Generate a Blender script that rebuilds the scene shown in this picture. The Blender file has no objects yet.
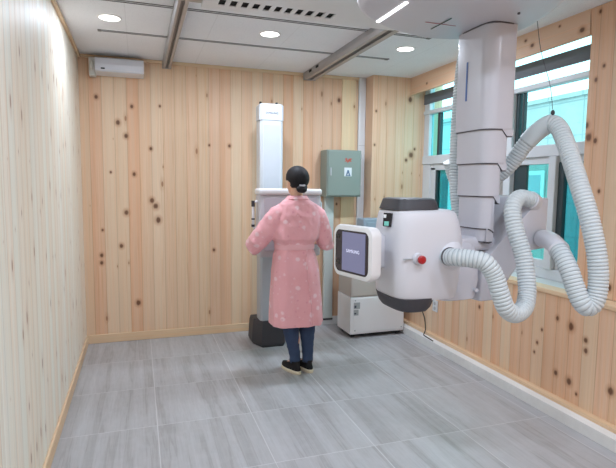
import bpy, bmesh, math, random
from mathutils import Vector, Matrix, Quaternion, noise as mnoise
random.seed(7)
PI = math.pi
C = bpy.context.scene.collection
SC = bpy.context.scene

# ------------------------------------------------------------------ helpers
def link(o, parent=None):
    C.objects.link(o)
    if parent is not None:
        o.parent = parent
    return o

def tag(o, label=None, cat=None, group=None, kind=None):
    if label: o['label'] = label
    if cat: o['category'] = cat
    if group: o['group'] = group
    if kind: o['kind'] = kind
    return o

def thing(name, label, cat, loc=(0, 0, 0), group=None):
    o = bpy.data.objects.new(name, None)
    o.empty_display_size = 0.1
    o.location = loc
    link(o)
    return tag(o, label, cat, group)

def obj(name, bm, m, parent=None, smooth=None, local=False):
    """mesh built in world coordinates; re-based on its parent's origin"""
    bmesh.ops.recalc_face_normals(bm, faces=bm.faces)
    me = bpy.data.meshes.new(name)
    if smooth is not None:
        for f in bm.faces: f.smooth = True
        if smooth < 180:
            for e in bm.edges:
                if len(e.link_faces) == 2 and e.calc_face_angle(0) > math.radians(smooth):
                    e.smooth = False
    bm.to_mesh(me); bm.free()
    if m is not None:
        for mm in (m if isinstance(m, (list, tuple)) else [m]):
            me.materials.append(mm)
    o = bpy.data.objects.new(name, me)
    link(o, parent)
    if parent is not None and not local:
        w = Vector((0, 0, 0)); p = parent
        while p is not None:
            w += p.location; p = p.parent
        me.transform(Matrix.Translation(-w))
    return o

def struct(name, bm, m, smooth=None):
    return tag(obj(name, bm, m, None, smooth), kind='structure')

def box(bm, lo, hi, bevel=0, seg=2, mat=0, M=None):
    lo, hi = Vector(lo), Vector(hi)
    v = [bm.verts.new((x, y, z)) for x in (lo.x, hi.x) for y in (lo.y, hi.y) for z in (lo.z, hi.z)]
    q = [(0, 1, 3, 2), (4, 6, 7, 5), (0, 4, 5, 1), (2, 3, 7, 6), (0, 2, 6, 4), (1, 5, 7, 3)]
    fs = [bm.faces.new([v[i] for i in f]) for f in q]
    for f in fs: f.material_index = mat
    if bevel > 0:
        es = list({e for f in fs for e in f.edges})
        r = bmesh.ops.bevel(bm, geom=es, offset=bevel, segments=seg, profile=0.5, affect='EDGES', material=mat)
        vs = {x for f in r['faces'] for x in f.verts} | {x for x in v if x.is_valid}
        v = list(vs)
    if M is not None:
        for x in v:
            if x.is_valid: x.co = M @ x.co
    return v

def nb(): return bmesh.new()

def B(lo, hi, bevel=0, seg=2):
    bm = nb(); box(bm, lo, hi, bevel, seg); return bm

def loft(bm, rings, cap0=True, cap1=True, closed=True, mat=0):
    vr = [[bm.verts.new(p) for p in r] for r in rings]
    n = len(vr[0])
    for a, b in zip(vr, vr[1:]):
        for i in range(n if closed else n - 1):
            j = (i + 1) % n
            f = bm.faces.new((a[i], a[j], b[j], b[i])); f.material_index = mat
    if cap0: bm.faces.new(list(reversed(vr[0]))).material_index = mat
    if cap1: bm.faces.new(vr[-1]).material_index = mat
    return vr

def sup(cx, cy, z, rx, ry, n=2.0, k=40, rot=0, ph=0):
    """super-ellipse ring in the horizontal plane"""
    out = []
    for i in range(k):
        t = 2 * PI * i / k + ph
        c, s = math.cos(t), math.sin(t)
        x = rx * math.copysign(abs(c) ** (2 / n), c); y = ry * math.copysign(abs(s) ** (2 / n), s)
        out.append((cx + x * math.cos(rot) - y * math.sin(rot), cy + x * math.sin(rot) + y * math.cos(rot), z))
    return out

def frames(pts):
    pts = [Vector(p) for p in pts]
    T = []
    for i in range(len(pts)):
        a = pts[max(0, i - 1)]; b = pts[min(len(pts) - 1, i + 1)]
        T.append((b - a).normalized())
    up = Vector((0, 0, 1))
    if abs(T[0].dot(up)) > .9: up = Vector((1, 0, 0))
    N = (up - T[0] * up.dot(T[0])).normalized()
    out = []
    for i, t in enumerate(T):
        N = (N - t * N.dot(t)).normalized()
        out.append((pts[i], N.copy(), t.cross(N)))
    return out

def tube(bm, pts, r, k=12, cap=True, mat=0):
    fr = frames(pts)
    rr = r if isinstance(r, (list, tuple)) else [r] * len(fr)
    rings = [[p + n * (q * math.cos(2 * PI * i / k)) + b * (q * math.sin(2 * PI * i / k)) for i in range(k)] for (p, n, b), q in zip(fr, rr)]
    loft(bm, rings, cap, cap, mat=mat)

def spline(pts, step):
    """Catmull-Rom resampled at even steps"""
    P = [Vector(p) for p in pts]
    P = [P[0] * 2 - P[1]] + P + [P[-1] * 2 - P[-2]]
    dense = []
    for i in range(1, len(P) - 2):
        for k in range(24):
            t = k / 24
            a, b, c, d = P[i - 1], P[i], P[i + 1], P[i + 2]
            dense.append(0.5 * ((2 * b) + (c - a) * t + (2 * a - 5 * b + 4 * c - d) * t * t + (3 * b - a - 3 * c + d) * t ** 3))
    dense.append(P[-2])
    out = [dense[0]]; acc = 0
    for a, b in zip(dense, dense[1:]):
        L = (b - a).length
        if L < 1e-9: continue
        while acc + L >= step:
            t = (step - acc) / L
            a = a + (b - a) * t; out.append(a.copy()); L = (b - a).length; acc = 0
            if L < 1e-9: break
        acc += L
    return out

def prism(bm, poly, axis, a, b, bevel=0, seg=2):
    """extrude polygon of 2-D points along axis ('x','y','z') from a to b"""
    def p3(u, v, w):
        return {'x': (w, u, v), 'y': (u, w, v), 'z': (u, v, w)}[axis]
    A = [bm.verts.new(p3(u, v, a)) for u, v in poly]
    Bv = [bm.verts.new(p3(u, v, b)) for u, v in poly]
    n = len(poly); fs = [bm.faces.new(A), bm.faces.new(Bv)]
    for i in range(n):
        fs.append(bm.faces.new((A[i], A[(i + 1) % n], Bv[(i + 1) % n], Bv[i])))
    if bevel:
        bmesh.ops.bevel(bm, geom=list({e for f in fs for e in f.edges}), offset=bevel, segments=seg, profile=.5, affect='EDGES')

def cyl(bm, c, r, h, axis='z', k=24, r2=None, mat=0):
    c = Vector(c); r2 = r if r2 is None else r2
    ax = {'x': Vector((1, 0, 0)), 'y': Vector((0, 1, 0)), 'z': Vector((0, 0, 1))}[axis] if isinstance(axis, str) else Vector(axis).normalized()
    u = ax.orthogonal().normalized(); v = ax.cross(u)
    rings = [[c + ax * t + u * (q * math.cos(2 * PI * i / k)) + v * (q * math.sin(2 * PI * i / k)) for i in range(k)] for t, q in ((0, r), (h, r2))]
    loft(bm, rings, mat=mat)

def ell(bm, c, r, k=20, R=None):
    M = Matrix.Translation(Vector(c)) @ (R.to_4x4() if R is not None else Matrix.Identity(4)) @ Matrix.Diagonal((r[0], r[1], r[2], 1))
    bmesh.ops.create_uvsphere(bm, u_segments=k, v_segments=max(8, k // 2 + 2), radius=1, matrix=M)

def caps(bm, a, b, ra, rb, k=16):
    """tapered capsule"""
    a, b = Vector(a), Vector(b); d = b - a; L = d.length; ax = d / L
    u = ax.orthogonal().normalized(); v = ax.cross(u)
    prof = [(-ra * math.cos(t), ra * math.sin(t)) for t in [PI / 2 * i / 5 for i in range(1, 6)]]
    prof += [(L + rb * math.sin(t), rb * math.cos(t)) for t in [PI / 2 * i / 5 for i in range(0, 5)]]
    rings = [[a + ax * s + u * (q * math.cos(2 * PI * i / k)) + v * (q * math.sin(2 * PI * i / k)) for i in range(k)] for s, q in prof]
    loft(bm, rings)

def bake(bm, mods):
    """apply modifiers (given as functions) to a bmesh and hand back the result"""
    me = bpy.data.meshes.new('tmp'); bm.to_mesh(me); bm.free()
    o = bpy.data.objects.new('tmp', me); C.objects.link(o)
    for f in mods: f(o)
    dg = bpy.context.evaluated_depsgraph_get(); dg.update()
    m2 = bpy.data.meshes.new_from_object(o.evaluated_get(dg))
    out = bmesh.new(); out.from_mesh(m2)
    bpy.data.objects.remove(o); bpy.data.meshes.remove(me); bpy.data.meshes.remove(m2)
    return out

def m_remesh(v):
    def f(o):
        m = o.modifiers.new('r', 'REMESH'); m.mode = 'VOXEL'; m.voxel_size = v; m.use_smooth_shade = True
    return f
def m_smooth(n, fac=.5):
    def f(o):
        m = o.modifiers.new('s', 'SMOOTH'); m.iterations = n; m.factor = fac
    return f
def m_subsurf(n):
    def f(o):
        m = o.modifiers.new('s', 'SUBSURF'); m.levels = n
    return f

def text(s, size, m, name, parent, mat4, ext=0.0004):
    cu = bpy.data.curves.new('t', 'FONT'); cu.body = s; cu.size = size; cu.align_x = 'CENTER'; cu.align_y = 'CENTER'; cu.extrude = ext
    o = bpy.data.objects.new('t', cu); C.objects.link(o)
    dg = bpy.context.evaluated_depsgraph_get(); dg.update()
    me = bpy.data.meshes.new_from_object(o.evaluated_get(dg))
    bpy.data.objects.remove(o)
    bm = bmesh.new(); bm.from_mesh(me); bpy.data.meshes.remove(me)
    bm.transform(mat4)
    return obj(name, bm, m, parent)

def basis(loc, X, Y):
    X = Vector(X).normalized(); Y = Vector(Y).normalized(); Z = X.cross(Y)
    M = Matrix((X, Y, Z)).transposed().to_4x4(); M.translation = Vector(loc); return M

# ------------------------------------------------------------------ materials
class N:
    def __init__(s, name):
        s.m = bpy.data.materials.new(name); s.m.use_nodes = True
        s.t = s.m.node_tree; s.b = s.t.nodes['Principled BSDF']; s.out = s.t.nodes['Material Output']
    def n(s, typ, **kw):
        x = s.t.nodes.new(typ)
        for k, v in kw.items(): setattr(x, k, v)
        return x
    def l(s, a, b): s.t.links.new(a, b)
    def put(s, sock, v):
        if hasattr(v, 'links'): s.l(v, sock)
        elif v is not None: sock.default_value = v
    def math(s, op, a, b=None, c=None, clamp=False):
        x = s.n('ShaderNodeMath', operation=op, use_clamp=clamp)
        s.put(x.inputs[0], a); s.put(x.inputs[1], b)
        if c is not None: s.put(x.inputs[2], c)
        return x.outputs[0]
    def mix(s, fac, a, b, blend='MIX'):
        x = s.n('ShaderNodeMix', data_type='RGBA', blend_type=blend)
        s.put(x.inputs[0], fac); s.put(x.inputs[6], a); s.put(x.inputs[7], b)
        return x.outputs[2]
    def ramp(s, fac, stops, interp='LINEAR'):
        x = s.n('ShaderNodeValToRGB'); x.color_ramp.interpolation = interp
        e = x.color_ramp.elements
        while len(e) < len(stops): e.new(0.5)
        for q, (p, c) in zip(e, stops): q.position = p; q.color = c if len(c) == 4 else (*c, 1)
        s.l(fac, x.inputs[0]); return x.outputs[0]
    def sstep(s, v, a, b, ra=0.0, rb=1.0):
        x = s.n('ShaderNodeMapRange', interpolation_type='SMOOTHSTEP')
        s.put(x.inputs[0], v); x.inputs[1].default_value = a; x.inputs[2].default_value = b
        x.inputs[3].default_value = ra; x.inputs[4].default_value = rb
        return x.outputs[0]
    def comb(s, x=0., y=0., z=0.):
        c = s.n('ShaderNodeCombineXYZ')
        for i, v in enumerate((x, y, z)): s.put(c.inputs[i], v)
        return c.outputs[0]
    def noise(s, vec, scale=1., detail=3., rough=.5, dist=0.):
        x = s.n('ShaderNodeTexNoise'); s.l(vec, x.inputs['Vector'])
        x.inputs['Scale'].default_value = scale; x.inputs['Detail'].default_value = detail
        x.inputs['Roughness'].default_value = rough; x.inputs['Distortion'].default_value = dist
        return x.outputs[0]
    def bump(s, h, strength=.3, dist=.01):
        x = s.n('ShaderNodeBump'); s.put(x.inputs['Height'], h)
        x.inputs['Strength'].default_value = strength; x.inputs['Distance'].default_value = dist
        s.l(x.outputs[0], s.b.inputs['Normal'])

def srgb(r, g, b):
    f = lambda c: (c / 255 / 12.92) if c / 255 <= .04045 else ((c / 255 + .055) / 1.055) ** 2.4
    return (f(r), f(g), f(b), 1)

def plain(name, col, rough=.5, metal=0, spec=.5, var=.04, scale=6, bump=0, coat=0):
    a = N(name)
    tc = a.n('ShaderNodeTexCoord').outputs['Object']
    nz = a.noise(tc, scale, 4)
    lo = tuple(c * (1 - var) for c in col[:3]) + (1,); hi = tuple(min(1, c * (1 + var)) for c in col[:3]) + (1,)
    a.l(a.mix(nz, lo, hi), a.b.inputs['Base Color'])
    a.b.inputs['Roughness'].default_value = rough; a.b.inputs['Metallic'].default_value = metal
    a.b.inputs['Specular IOR Level'].default_value = spec
    a.b.inputs['Coat Weight'].default_value = coat
    if bump: a.bump(a.noise(tc, 400, 2), bump, .002)
    return a.m

def emit(name, col, strength):
    a = N(name)
    a.b.inputs['Base Color'].default_value = col
    a.b.inputs['Emission Color'].default_value = col; a.b.inputs['Emission Strength'].default_value = strength
    return a.m

def wood(name, ua, va, bw, tones, knots=(), off=0., groove=True, knot_density=.5, sat=1., vplanks=None):
    """tongue-and-groove pine: boards run along va (world axis letter), repeat along ua"""
    a = N(name)
    tc = a.n('ShaderNodeTexCoord').outputs['Object']
    sp = a.n('ShaderNodeSeparateXYZ'); a.l(tc, sp.inputs[0])
    ax = {'x': sp.outputs[0], 'y': sp.outputs[1], 'z': sp.outputs[2]}
    u, v = ax[ua], ax[va]
    ub = a.math('DIVIDE', a.math('ADD', u, off), bw)
    idx = a.math('FLOOR', ub); fr = a.math('SUBTRACT', ub, idx)
    wn = a.n('ShaderNodeTexWhiteNoise', noise_dimensions='1D'); a.l(idx, wn.inputs['W'])
    rnd = wn.outputs[0]
    wn2 = a.n('ShaderNodeTexWhiteNoise', noise_dimensions='1D'); a.l(a.math('ADD', idx, 57.3), wn2.inputs['W'])
    # grain
    gx = a.math('MULTIPLY', u, 26.); gy = a.math('ADD', a.math('MULTIPLY', v, 1.1), a.math('MULTIPLY', rnd, 37.))
    g = a.noise(a.comb(gx, gy, a.math('MULTIPLY', rnd, 9.)), 1.6, 5, .6, .8)
    g2 = a.noise(a.comb(a.math('MULTIPLY', u, 9.), a.math('MULTIPLY', v, .45), a.math('MULTIPLY', rnd, 23.)), 1.5, 2, .5, .6)
    base = a.ramp(rnd, [(0, tones[0]), (.35, tones[1]), (.7, tones[2]), (1, tones[3])])
    dark = a.mix(1., base, (0.84, .70, .56, 1), 'MULTIPLY')
    col = a.mix(a.sstep(g, .45, .80, 0, .42), base, dark)
    col = a.mix(a.sstep(g2, .52, .75, 0, .55), col, a.mix(1., base, (0.94, .80, .68, 1), 'MULTIPLY'))
    # crisp fine growth lines and broad tonal streaks along the board
    g3 = a.noise(a.comb(a.math('MULTIPLY', u, 95.), a.math('ADD', a.math('MULTIPLY', v, .9), a.math('MULTIPLY', rnd, 71.)), rnd), 1.5, 4, .65, .4)
    col = a.mix(a.sstep(g3, .48, .66, 0, .60), col, a.mix(1., base, (.74, .62, .52, 1), 'MULTIPLY'))
    g4 = a.noise(a.comb(a.math('MULTIPLY', u, 34.), a.math('MULTIPLY', v, .22), a.math('MULTIPLY', rnd, 3.)), 1.5, 2, .5, .2)
    col = a.mix(a.sstep(g4, .40, .60, 0, .85), col, a.mix(1., base, (.93, .95, .96, 1), 'MULTIPLY'))
    g5 = a.noise(a.comb(a.math('MULTIPLY', u, 21.), a.math('MULTIPLY', v, .3), a.math('MULTIPLY', rnd, 17.)), 1.5, 3, .5, .4)
    col = a.mix(a.sstep(g5, .50, .68, 0, .55), col, a.mix(1., base, (1.0, .90, .80, 1), 'MULTIPLY'))
    # heartwood / pale centre
    cen = a.math('ABSOLUTE', a.math('SUBTRACT', fr, a.math('ADD', .3, a.math('MULTIPLY', wn2.outputs[0], .4))))
    col = a.mix(a.sstep(cen, .08, .40, .22, 0), col, tones[3])
    # small random knots
    vo = a.n('ShaderNodeTexVoronoi', voronoi_dimensions='2D'); vo.inputs['Scale'].default_value = 1.
    a.l(a.comb(a.math('MULTIPLY', ub, 1.0), a.math('MULTIPLY', v, 3.2)), vo.inputs['Vector'])
    vo.inputs['Randomness'].default_value = .95
    wc = a.n('ShaderNodeSeparateColor'); a.l(vo.outputs['Color'], wc.inputs[0])
    thr = a.math('MULTIPLY', a.math('MULTIPLY', a.math('GREATER_THAN', wc.outputs[0], 1 - knot_density), wc.outputs[1]), .12)
    kd = a.math('DIVIDE', vo.outputs['Distance'], a.math('ADD', thr, .001))
    kmask = a.math('MULTIPLY', a.sstep(kd, .55, 1., 1, 0), a.math('GREATER_THAN', thr, .012))
    halo = a.math('MULTIPLY', a.sstep(kd, .9, 3.0, .22, 0), a.math('GREATER_THAN', thr, .012))
    col = a.mix(halo, col, srgb(176, 116, 70))
    col = a.mix(a.math('MULTIPLY', kmask, .7), col, srgb(150, 98, 64))
    # the large dark knots
    if knots:
        cur = None
        P = a.comb(u, a.math('MULTIPLY', v, .8))
        for (ku, kv, kr) in knots:
            d = a.n('ShaderNodeVectorMath', operation='DISTANCE'); a.l(P, d.inputs[0]); d.inputs[1].default_value = (ku, kv * .8, 0)
            dd = a.math('DIVIDE', d.outputs['Value'], kr)
            cur = dd if cur is None else a.math('MINIMUM', cur, dd)
        wob = a.math('ADD', cur, a.math('MULTIPLY', a.math('SUBTRACT', g, .5), .7))
        col = a.mix(a.sstep(wob, .8, 1.9, .40, 0), col, srgb(176, 116, 76))
        col = a.mix(a.sstep(wob, .40, 1.0, .88, 0), col, srgb(92, 56, 36))
    h = a.math('MULTIPLY', g, .12)
    if groove:
        ed = a.math('MINIMUM', fr, a.math('SUBTRACT', 1., fr))
        gm = a.sstep(ed, .006, .022, 1, 0)
        col = a.mix(a.math('MULTIPLY', gm, .42), col, srgb(128, 88, 54))
        h = a.math('SUBTRACT', h, gm)
    a.l(col, a.b.inputs['Base Color'])
    a.b.inputs['Roughness'].default_value = .5; a.b.inputs['Specular IOR Level'].default_value = .35
    a.bump(h, .35, .004)
    return a.m

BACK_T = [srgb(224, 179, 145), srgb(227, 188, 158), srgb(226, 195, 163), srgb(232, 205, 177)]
LEFT_LIT_T = [srgb(240, 226, 206), srgb(242, 232, 216), srgb(240, 235, 220), srgb(246, 241, 229)]  # same pine as the back wall; window light is put into these paler tones
kb = [(.323, 2.079, .024), (.392, 1.959, .022), (.448, 2.232, .018), (.611, 1.848, .018), (.456, 1.605, .02), (.613, 1.357, .026), (.646, 1.303, .028), (.379, 1.242, .026), (.667, 1.168, .03), (.328, .925, .022), (.151, .841, .02), (.149, .77, .02), (.469, .366, .026), (.166, 1.08, .014), (.143, 2.30, .02), (.25, 1.62, .012), (.70, 2.25, .013), (2.53, 2.42, .024), (2.52, 1.32, .013),
      (3.27, 2.443, .03), (3.30, 1.856, .034), (3.24, 1.80, .02), (3.34, 1.92, .016), (2.86, 1.95, .013), (2.87, 2.30, .013), (2.70, 1.76, .016), (2.70, 1.72, .018), (1.16, 1.9, .012), (1.20, .86, .018), (1.36, 1.9, .018)]
kr = [(-2.546, .611, .028), (-2.664, .554, .018), (-2.669, .487, .018), (-2.556, .241, .026), (-2.443, .259, .02), (-2.43, .637, .017), (-2.862, .298, .026), (-1.614, .522, .018), (-2.263, .416, .014), (-2.24, .34, .012), (-2.62, .18, .012), (-2.30, .52, .012), (-2.1, .60, .012),
      (-2.526, 2.627, .014), (-2.578, 2.283, .014), (-2.524, 2.207, .015), (-2.496, 1.847, .03), (-2.475, 1.926, .024), (-2.549, 1.822, .017), (-2.72, .90, .022), (-2.6, 1.5, .014), (-2.56, 1.1, .014)]
kh = [(2.552, -2.391, .022), (2.565, -1.949, .018), (2.615, -1.879, .014), (2.554, -.515, .014), (2.63, -2.2, .01)]
M_back = wood('pine_wall_back', 'x', 'z', .108, BACK_T, kb, off=.03, knot_density=.10)
M_left = wood('pine_wall_left_lit', 'y', 'z', .108, LEFT_LIT_T, (), off=.02, knot_density=.6)
M_right = wood('pine_wall_right', 'y', 'z', .108, BACK_T, kr, off=.05, knot_density=.12)
M_head = wood('pine_header', 'z', 'y', .24, BACK_T, kh, off=-.10 + .24, groove=False, knot_density=.1)
M_trimx = wood('pine_trim_x', 'z', 'x', .4, [srgb(222, 190, 156), srgb(230, 202, 168)] * 2, (), groove=False, knot_density=.08)
M_trimy = wood('pine_trim_y', 'z', 'y', .4, [srgb(222, 190, 156), srgb(230, 202, 168)] * 2, (), groove=False, knot_density=.08)

def floor_mat():
    a = N('grey_porcelain_tiles')
    tc = a.n('ShaderNodeTexCoord').outputs['Object']
    sp = a.n('ShaderNodeSeparateXYZ'); a.l(tc, sp.inputs[0]); x, y = sp.outputs[0], sp.outputs[1]
    tx = a.math('DIVIDE', a.math('SUBTRACT', x, .5742), .6); ty = a.math('DIVIDE', a.math('ADD', y, .6062), .6351)
    ix, iy = a.math('FLOOR', tx), a.math('FLOOR', ty)
    fx = a.math('SUBTRACT', tx, ix); fy = a.math('SUBTRACT', ty, iy)
    wn = a.n('ShaderNodeTexWhiteNoise', noise_dimensions='2D'); a.l(a.comb(ix, iy), wn.inputs['Vector'])
    r = wn.outputs[0]
    v1 = a.noise(a.comb(a.math('MULTIPLY', x, 7.5), a.math('ADD', a.math('MULTIPLY', y, .30), a.math('MULTIPLY', r, 13.)), a.math('MULTIPLY', r, 31.)), 1.5, 4, .55, .5)
    v2 = a.noise(a.comb(a.math('MULTIPLY', x, 60.), a.math('MULTIPLY', y, 4.), a.math('MULTIPLY', r, 5.)), 1.5, 4, .6, .3)
    v3 = a.noise(tc, 14, 4, .6)
    col = a.ramp(v1, [(.22, srgb(156, 155, 157)), (.42, srgb(170, 169, 171)), (.60, srgb(178, 178, 181)), (.82, srgb(190, 190, 193))])
    # thin dark streaks along the grain
    st = a.math('ABSOLUTE', a.math('SUBTRACT', v1, .43))
    col = a.mix(a.sstep(st, .0, .035, .32, 0), col, srgb(126, 122, 122))
    col = a.mix(a.sstep(v2, .40, .72, 0, .22), col, srgb(146, 142, 142))
    col = a.mix(a.sstep(v3, .4, .7, 0, .14), col, srgb(196, 196, 200))
    ex = a.math('MULTIPLY', a.math('MINIMUM', fx, a.math('SUBTRACT', 1., fx)), .6)
    ey = a.math('MULTIPLY', a.math('MINIMUM', fy, a.math('SUBTRACT', 1., fy)), .6351)
    e = a.math('MINIMUM', a.math('MULTIPLY', ex, .85), ey)
    gm = a.sstep(e, .0012, .0034, 1, 0)
    col = a.mix(a.math('MULTIPLY', gm, .65), col, srgb(212, 212, 214))
    a.l(col, a.b.inputs['Base Color'])
    a.l(a.sstep(v2, .2, .8, .30, .44), a.b.inputs['Roughness'])
    a.b.inputs['Specular IOR Level'].default_value = .4
    a.bump(a.math('SUBTRACT', a.math('MULTIPLY', v2, .12), gm), .2, .002)
    return a.m

def ceil_mat():
    a = N('mineral_ceiling_tiles')
    tc = a.n('ShaderNodeTexCoord').outputs['Object']
    sp = a.n('ShaderNodeSeparateXYZ'); a.l(tc, sp.inputs[0]); x, y = sp.outputs[0], sp.outputs[1]
    n1 = a.noise(tc, 90, 3, .7); n2 = a.noise(tc, 3, 2)
    col = a.mix(n2, srgb(232, 232, 236), srgb(240, 241, 244))
    col = a.mix(a.sstep(n1, .56, .70, 0, .5), col, srgb(196, 196, 198))
    tx = a.math('DIVIDE', a.math('SUBTRACT', x, .43), .60); fx = a.math('FRACT', tx)
    e = a.math('MULTIPLY', a.math('MINIMUM', fx, a.math('SUBTRACT', 1., fx)), .6)
    col = a.mix(a.sstep(e, .001, .0045, .14, 0), col, srgb(140, 140, 140))
    a.l(col, a.b.inputs['Base Color']); a.b.inputs['Roughness'].default_value = .9
    a.bump(n1, .25, .004)
    return a.m

def gown_mat():
    a = N('pink_gown_cotton')
    tc = a.n('ShaderNodeTexCoord').outputs['Object']
    def blot(scale, th, seed):
        vo = a.n('ShaderNodeTexVoronoi'); vo.inputs['Scale'].default_value = scale
        mp = a.n('ShaderNodeMapping'); mp.inputs['Location'].default_value = (seed, seed * 1.7, seed * .3)
        wob = a.n('ShaderNodeTexNoise'); wob.inputs['Scale'].default_value = 26
        a.l(tc, wob.inputs['Vector'])
        ad = a.n('ShaderNodeVectorMath', operation='MULTIPLY_ADD'); a.l(wob.outputs['Color'], ad.inputs[0]); ad.inputs[1].default_value = (.018,) * 3; a.l(tc, ad.inputs[2])
        a.l(ad.outputs[0], mp.inputs[0]); a.l(mp.outputs[0], vo.inputs['Vector'])
        wc = a.n('ShaderNodeSeparateColor'); a.l(vo.outputs['Color'], wc.inputs[0])
        return a.math('MULTIPLY', a.sstep(vo.outputs['Distance'], th * .5, th, 1, 0), a.math('GREATER_THAN', wc.outputs[0], .12))
    n2 = a.noise(tc, 9, 4)
    col = a.mix(n2, srgb(230, 164, 170), srgb(240, 181, 186))
    col = a.mix(a.math('MULTIPLY', blot(13, 0.30, .3), .62), col, srgb(248, 222, 226))
    col = a.mix(a.math('MULTIPLY', blot(22, .22, 4.1), .5), col, srgb(245, 206, 212))
    col = a.mix(a.math('MULTIPLY', blot(17, .2, 7.7), .35), col, srgb(212, 128, 146))
    a.l(col, a.b.inputs['Base Color']); a.b.inputs['Roughness'].default_value = .85
    a.b.inputs['Specular IOR Level'].default_value = .15
    a.b.inputs['Sheen Weight'].default_value = .2
    a.bump(a.noise(tc, 9, 2, .5, .3), .25, .02)
    return a.m

def glass(name, tint, refl=.10):
    a = N(name)
    t = a.t; t.nodes.remove(a.b)
    tc = a.n('ShaderNodeTexCoord').outputs['Object']
    nz = a.noise(tc, 1.3, 2)
    tr = a.n('ShaderNodeBsdfTransparent'); gl = a.n('ShaderNodeBsdfGlossy'); gl.inputs['Roughness'].default_value = .03
    a.l(a.mix(nz, tuple(c * .93 for c in tint[:3]) + (1,), tint), tr.inputs[0])
    mx = a.n('ShaderNodeMixShader'); mx.inputs[0].default_value = refl
    a.l(tr.outputs[0], mx.inputs[1]); a.l(gl.outputs[0], mx.inputs[2]); a.l(mx.outputs[0], a.out.inputs[0])
    return a.m

def hose_mat():
    a = N('ribbed_hose_plastic')
    tc = a.n('ShaderNodeTexCoord').outputs['Object']
    a.l(a.mix(a.noise(tc, 8, 3), srgb(192, 202, 206), srgb(206, 213, 216)), a.b.inputs['Base Color'])
    a.b.inputs['Roughness'].default_value = .45
    a.b.inputs['Subsurface Weight'].default_value = .0
    return a.m

def jean_mat():
    a = N('blue_denim')
    tc = a.n('ShaderNodeTexCoord').outputs['Object']
    col = a.mix(a.noise(tc, 14, 4), srgb(42, 56, 84), srgb(66, 84, 116))
    a.l(col, a.b.inputs['Base Color']); a.b.inputs['Roughness'].default_value = .9
    a.bump(a.noise(tc, 500, 2), .2, .001)
    return a.m

def hair_mat():
    a = N('black_hair')
    tc = a.n('ShaderNodeTexCoord').outputs['Object']
    mp = a.n('ShaderNodeMapping'); mp.inputs['Scale'].default_value = (120, 120, 14); a.l(tc, mp.inputs[0])
    nz = a.noise(mp.outputs[0], 1, 3)
    a.l(a.mix(nz, srgb(14, 13, 16), srgb(38, 36, 40)), a.b.inputs['Base Color'])
    a.b.inputs['Roughness'].default_value = .62; a.b.inputs['Specular IOR Level'].default_value = .3; a.bump(nz, .35, .004)
    return a.m

def facade_mat():
    a = N('pale_facade_panels')
    tc = a.n('ShaderNodeTexCoord').outputs['Object']
    sp = a.n('ShaderNodeSeparateXYZ'); a.l(tc, sp.inputs[0]); y, z = sp.outputs[1], sp.outputs[2]
    fy = a.math('FRACT', a.math('DIVIDE', y, .9)); fz = a.math('FRACT', a.math('DIVIDE', z, .7))
    ed = a.math('MINIMUM', a.math('MINIMUM', fy, a.math('SUBTRACT', 1., fy)), a.math('MINIMUM', fz, a.math('SUBTRACT', 1., fz)))
    nz = a.noise(tc, 2.5, 5, .65, 1.)
    col = a.mix(nz, srgb(134, 138, 138), srgb(172, 174, 174))
    col = a.mix(a.sstep(ed, .01, .03, .6, 0), col, srgb(110, 118, 122))
    a.l(col, a.b.inputs['Base Color']); a.b.inputs['Roughness'].default_value = .8
    return a.m

M_floor, M_ceil, M_gown, M_hose, M_jean, M_hair, M_fac = floor_mat(), ceil_mat(), gown_mat(), hose_mat(), jean_mat(), hair_mat(), facade_mat()
M_white = plain('white_machine_plastic', srgb(211, 212, 219), .38, var=.02)
M_white2 = plain('lavender_grey_machine_plastic', srgb(203, 203, 211), .42, var=.02)
M_col = plain('column_grey_paint', srgb(193, 193, 201), .28, var=.02)
M_seam = plain('dark_seam_rubber', srgb(84, 82, 88), .6)
M_black = plain('charcoal_plastic', srgb(58, 58, 64), .5, var=.08)
M_gloss = plain('black_glossy_glass', srgb(22, 20, 26), .12)
M_bezel = plain('dark_brown_bezel', srgb(52, 44, 50), .25)
M_grey = plain('light_grey_metal', srgb(176, 178, 180), .4)
M_bwhite = plain('powder_white_metal', srgb(226, 226, 228), .4, var=.02)
M_beige = plain('warm_grey_cabinet_paint', srgb(184, 178, 172), .45, var=.02)
M_green = plain('sage_grey_enamel', srgb(138, 150, 142), .4, var=.03)
M_alu = plain('brushed_aluminium', srgb(172, 170, 170), .38, metal=.55, var=.05)
M_aludk = plain('rail_inner_channel', srgb(116, 112, 112), .5, metal=.3)
M_pvc = plain('white_pvc', srgb(214, 216, 218), .4, var=.02)
M_pvc2 = plain('pale_green_white_pvc', srgb(206, 214, 210), .4, var=.02)
M_frame = plain('white_upvc_frame', srgb(206, 210, 214), .35, var=.02)
M_gasket = plain('dark_window_gasket', srgb(46, 62, 66), .5)
M_curb = plain('grey_tile_skirting', srgb(228, 228, 226), .45, var=.08, scale=20)
M_curbtop = plain('white_skirting_ledge', srgb(232, 232, 232), .5, var=.03)
M_red = plain('red_button_plastic', srgb(168, 24, 30), .3)
M_redmark = plain('red_sticker', srgb(184, 92, 78), .5)
M_bluemark = plain('blue_sticker_ink', srgb(92, 116, 146), .5)
M_dtext = plain('dark_lettering', srgb(60, 66, 84), .5)
M_label = plain('white_sticker', srgb(226, 230, 232), .5)
M_labelg = plain('grey_sticker', srgb(160, 166, 168), .5)
M_blind = plain('charcoal_blind_fabric', srgb(112, 115, 121), .8, var=.05)
M_skin = plain('skin', srgb(224, 176, 148), .5, var=.04)
M_lip = plain('lip', srgb(178, 92, 88), .5)
M_eye = plain('eye_white', srgb(232, 228, 224), .25)
M_iris = plain('eye_iris', srgb(34, 22, 18), .2)
M_shoe = plain('black_canvas', srgb(20, 20, 24), .8)
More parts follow.
